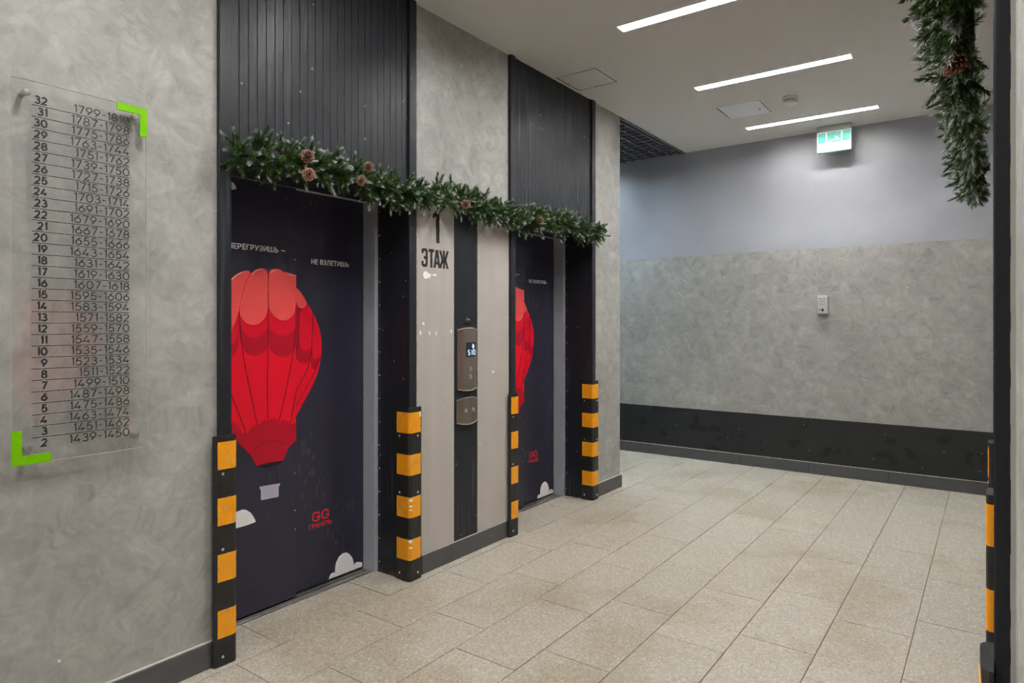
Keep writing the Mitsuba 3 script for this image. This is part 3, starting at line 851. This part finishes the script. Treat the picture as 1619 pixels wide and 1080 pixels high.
for b in (br, bl):
    part_label(put('corner_bracket', on_left(extrude(b, 0.005), SXF), 'lime_acrylic', parent=t), 'lime green corner bracket')
def arc(cx, cy, rx, ry, a0, a1, n=18):
    t = np.radians(np.linspace(a0, a1, n))
    return [(cx + rx * math.cos(q), cy + ry * math.sin(q)) for q in t]


def digit_lines(ch):
    """Centre lines of a round, open digit one unit tall, and its width."""
    six = [arc(0.31, 0.31, 0.31, 0.31, 0, 360, 30), [(0.50, 1.0), (0.045, 0.46)]]
    return {'0': ([arc(0.34, 0.5, 0.34, 0.5, 0, 360, 36)], 0.68), '1': ([[(0.0, 0.86), (0.20, 1.0), (0.20, 0.0)]], 0.20), '2': ([arc(0.29, 0.71, 0.28, 0.29, 165, -38) + [(0.0, 0.0), (0.60, 0.0)]], 0.60),
            '3': ([arc(0.27, 0.765, 0.25, 0.235, 150, -90), arc(0.27, 0.265, 0.31, 0.265, 90, -155), [(0.19, 0.53), (0.28, 0.53)]], 0.58), '4': ([[(0.42, 1.0), (0.0, 0.25), (0.68, 0.25)], [(0.50, 0.46), (0.50, 0.0)]], 0.68),
            '5': ([[(0.55, 1.0), (0.13, 1.0), (0.07, 0.56)] + arc(0.27, 0.32, 0.31, 0.32, 128, -150)], 0.58), '6': (six, 0.62), '7': ([[(0.0, 1.0), (0.58, 1.0), (0.18, 0.0)]], 0.58),
            '8': ([arc(0.31, 0.745, 0.25, 0.255, 0, 360, 28), arc(0.31, 0.265, 0.31, 0.265, 0, 360, 30)], 0.62), '9': ([[(0.62 - x, 1 - y) for x, y in l] for l in six], 0.62), '-': ([[(0.02, 0.46), (0.36, 0.46)]], 0.38)}[ch]


def digits(s, h, r, gap=0.20, depth=0.0006, wide=0.96):
    """A number in that lettering, h tall with strokes 2 r wide, as a mesh in the xy plane, and its width."""
    hh, x, shapes = h - 2 * r, 0.0, []
    for ch in s:
        lines, w = digit_lines(ch)
        shapes += [sg.LineString([(x + px * hh * wide, r + py * hh) for px, py in l]).buffer(r, cap_style='flat', join_style='mitre', quad_segs=3) for l in lines]
        x += (w * wide + gap) * hh
    return extrude(unary_union(shapes).simplify(0.0001), depth), x - gap * hh


ROWS = ['1799-1810', '1787-1798', '1775-1786', '1763-1744', '1751-1762', '1739-1750', '1727-1738', '1715-1726', '1703-1714', '1691-1702', '1679-1690', '1667-1678', '1655-1666', '1643-1654', '1631-1642', '1619-1630', '1607-1618', '1595-1606',
        '1583-1594', '1571-1582', '1559-1570', '1547-1558', '1535-1546', '1523-1534', '1511-1522', '1499-1510', '1487-1498', '1475-1486', '1463-1474', '1451-1462', '1439-1450']
for i, row in enumerate(ROWS):
    zc = 2.0195 - i * 0.03558
    m, w = digits(str(32 - i), 0.0265, 0.0026, 0.30)
    put('floor_number', on_left(m, SXF, 0.816 - w, zc - 0.01325), 'sign_print', parent=t)
    m, w = digits(row, 0.0275, 0.0017, 0.30, wide=1.10)
    put('flat_range', on_left(m, SXF, 1.060 - w, zc - 0.01375), 'sign_print', parent=t)
    if i < len(ROWS) - 1:
        put('row_line', on_left(extrude(sg.box(0.776, -0.0011, 1.061, 0.0011), 0.0006), SXF, 0, zc - 0.0181), 'sign_print', parent=t)

# ------------------------------------------------------------------ garlands
GREENS = np.array([[0.034, 0.078, 0.015], [0.048, 0.100, 0.018], [0.070, 0.122, 0.024], [0.030, 0.080, 0.034]])
SNOW = np.array([0.60, 0.64, 0.64])


def sprig_mesh(seed, snow, length):
    """A forked fir branch: three bowed twigs set all round with needles; frost only on the outermost needles."""
    r = np.random.default_rng(seed)
    V, F, C, base = [], [], [], 0
    for arm, (reach, start) in enumerate(((1.0, 0.0), (0.62, 0.30), (0.58, 0.22))):
        lean = np.array([0, 0, 1.0]) if arm == 0 else np.array([(1 if arm == 1 else -1) * 0.75, r.uniform(-0.55, 0.55), 0.75])
        lean /= np.linalg.norm(lean)
        bend = r.uniform(-0.25, 0.25, 2)
        o0 = np.array([0, 0, start * length])

        def at(u):
            return o0 + lean * (u * length * reach) + np.array([bend[0], bend[1], 0]) * (u * u * length * reach)

        tw = tube([at(u) for u in np.linspace(0, 0.95, 4)], 0.0015, 8)
        V.append(tw.vertices); F.append(tw.faces + base); C.append(np.tile([0.03, 0.035, 0.015], (len(tw.vertices), 1)))
        base += len(tw.vertices)
        n = int(84 * reach)
        white = snow * r.uniform(0.5, 1.3)
        ref = np.eye(3) if arm == 0 else trimesh.geometry.align_vectors([0, 0, 1], lean)[:3, :3]
        for i in range(n):
            u = 0.05 + 0.95 * (i / n) ** 0.95
            phi = i * 2.39996 + r.normal(0, 0.3)
            o = at(u)
            tilt = math.radians(r.uniform(42, 66) - 30 * max(0, u - 0.6) / 0.4)
            d = ref @ np.array([math.sin(tilt) * math.cos(phi), math.sin(tilt) * math.sin(phi), math.cos(tilt)])
            side = np.cross(d, lean)
            side /= np.linalg.norm(side) + 1e-9
            up = np.cross(side, d)
            ln = r.uniform(0.017, 0.026) * (1.0 - 0.25 * u)
            w = r.uniform(0.0013, 0.0020)
            V.append(np.array([o - side * w, o + side * w, o + d * ln * 0.55 + side * w * 1.1 + up * 0.001, o + d * ln * 0.55 - side * w * 1.1 + up * 0.001, o + d * ln]))
            F.append(np.array([(0, 1, 2), (0, 2, 3), (3, 2, 4)]) + base)
            base += 5
            g = GREENS[r.integers(4)] * r.uniform(0.65, 1.35)
            f = float(np.clip((u - (1 - white)) / 0.14 + r.normal(0, 0.12), 0, 1)) if white > 0.02 else 0.0
            f2 = max(f, 0.8 if r.random() < 0.04 + 0.10 * snow else 0.0)
            C.append(np.stack([g * (1 - 0.5 * f) + SNOW * 0.25 * f, g * (1 - 0.5 * f) + SNOW * 0.25 * f, *[g * (1 - 0.75 * f) + SNOW * 0.75 * f] * 2, g * (1 - f2) + SNOW * f2]))
    return trimesh.Trimesh(np.vstack(V), np.vstack(F), process=False), np.vstack(C)


SPRIGS = []
for i in range(12):
    m_, c_ = sprig_mesh(100 + i, (0.0, 0.16, 0.26, 0.20)[i % 4], (0.074, 0.086, 0.098)[i % 3])
    SPRIGS.append(mikit.ply(m_, 'foliage', color=c_))


def cone_mesh(seed, r0=0.026):
    """A small open pine cone along +z."""
    r = np.random.default_rng(seed)
    V, F, C, base = [], [], [], 0
    core = lathe([[0, -0.024], [0.012, -0.018], [0.013, 0.004], [0.006, 0.020], [0, 0.024]], 10)
    V.append(core.vertices); F.append(core.faces); C.append(np.tile([0.05, 0.02, 0.012], (len(core.vertices), 1)))
    base = len(core.vertices)
    n = 46
    for i in range(n):
        t_ = i / n
        z = -0.022 + 0.046 * t_
        rad = r0 * (1 - 0.62 * t_ ** 1.6) * (1 - 0.55 * max(0, t_ - 0.75) / 0.25) * (0.80 + 0.2 * math.sin(min(1, t_ * 4) * math.pi / 2))
        phi = i * 2.39996
        e = np.array([math.cos(phi), math.sin(phi), 0])
        s = np.array([-e[1], e[0], 0])
        w = 0.0066 * (1 - 0.45 * t_)
        tip = e * rad + [0, 0, z + 0.008 + 0.006 * t_]
        rootp = e * 0.008 + [0, 0, z]
        mid = e * rad * 0.72 + [0, 0, z + 0.004]
        V.append(np.array([rootp, mid - s * w, mid + s * w, tip - s * w * 0.8, tip + s * w * 0.8, tip + [0, 0, 0.003] - e * 0.002]))
        F.append(np.array([(0, 2, 1), (1, 2, 4), (1, 4, 3), (3, 4, 5), (0, 1, 5), (0, 5, 2), (1, 3, 5), (2, 5, 4)]) + base)
        base += 6
        br = r.uniform(0.7, 1.3)
        C.append(np.array([[0.05, 0.018, 0.01], [0.16, 0.06, 0.032], [0.16, 0.06, 0.032], [0.40, 0.20, 0.13], [0.40, 0.20, 0.13], [0.52, 0.34, 0.26]]) * br)
    return trimesh.Trimesh(np.vstack(V), np.vstack(F), process=False), np.clip(np.vstack(C), 0, 1)


CONES = [mikit.ply(m_, 'cone_brown', color=c_) for m_, c_ in (cone_mesh(1), cone_mesh(2))]


def garland(label, ends, x_axis, out, zfun, n, cones, seed, spread, snow_pick, grow=1.0):
    """A garland along y in front of a wall: twisted core, single fir tips, cones."""
    g = thing('garland', label, 'garland')
    r = np.random.default_rng(seed)
    ya, yb = ends
    core = [(x_axis + 0.012 * math.sin(9 * u), ya + (yb - ya) * u, zfun(u)) for u in np.linspace(0, 1, 40)]
    put('core', tube(core, 0.012, 8), 'garland_core', smooth=True, parent=g)
    for i in range(n):
        u = (i + r.uniform(-0.4, 0.4)) / (n - 1)
        u = min(max(u, 0.0), 1.0)
        phi = (i * 2.39996 + r.normal(0, 0.3)) % (2 * math.pi)
        c, s = math.cos(phi), math.sin(phi)
        o = np.array([x_axis, ya + (yb - ya) * u, zfun(u)]) + r.normal(0, 0.006, 3)
        lean = r.uniform(-0.75, 0.75)
        if u < 0.012:
            lean = -1.4 * np.sign(yb - ya)
        if u > 0.988:
            lean = 1.4 * np.sign(yb - ya)
        d = np.array([out * (0.25 + c) if c > -0.25 else out * 0.12, lean, s * spread])
        if abs(d[2]) < 0.3 and c < -0.25:
            d[2] = 0.8 * (1 if s > 0 else -1)
        d /= np.linalg.norm(d)
        k = int(r.choice(12, p=snow_pick))
        size = r.uniform(0.85, 1.2) * grow
        a = trimesh.geometry.align_vectors([0, 0, 1], d) @ trimesh.transformations.rotation_matrix(r.uniform(0, 6.28), [0, 0, 1])
        a[:3, :3] *= size
        a[:3, 3] = o + d * 0.008
        key = key_for(f'{g}__sprig')
        scene[key] = {**SPRIGS[k], 'to_world': T(a.tolist())}
    for i, (x, y, z, d, sc) in enumerate(cones):
        a = trimesh.geometry.align_vectors([0, 0, 1], np.array(d) / np.linalg.norm(d))
        a[:3, :3] *= sc
        a[:3, 3] = (x, y, z)
        key = key_for(f'{g}__pine_cone')
        scene[key] = {**CONES[i % 2], 'to_world': T(a.tolist())}
        part_label(key, 'brown pine cone')
    return g


principled('garland_core', (0.012, 0.028, 0.010), 0.8, spec=0.1)
pick = np.array([1.0, 1.0, 0.8, 1.0] * 3)
garland('snow tipped green garland with pine cones along the left wall, over both elevators', (1.455, 4.345), 0.075, 1, lambda u: 1.985 + 0.014 * math.sin(17 * u), 290,
        [(0.165, 1.700, 2.010, (0.9, -0.5, 0.1), 1.15), (0.170, 1.700, 1.935, (0.9, -0.5, -0.2), 1.15), (0.165, 2.705, 1.958, (0.9, -0.4, -0.1), 1.05), (0.160, 2.030, 2.030, (0.7, -0.5, 0.4), 0.9), (0.160, 1.985, 1.960, (0.9, -0.3, 0.1), 0.9),
         (0.150, 3.440, 1.965, (0.9, -0.4, 0.0), 1.0)], 5, 1.05, pick / pick.sum())
pick = np.array([1.2, 1.2, 1.0, 1.2] * 3)
garland('snowy green garland at the upper right picture edge, along the right wall', (1.02, 4.16), XR - 0.078, -1, lambda u: 1.995 + 0.012 * math.sin(15 * u), 296,
        [(2.374, 1.740, 1.893, (-0.5, -0.5, -0.7), 0.95), (2.315, 2.900, 2.080, (-0.3, -0.9, 0.35), 1.1)], 9, 1.05, pick / pick.sum(), 1.02)
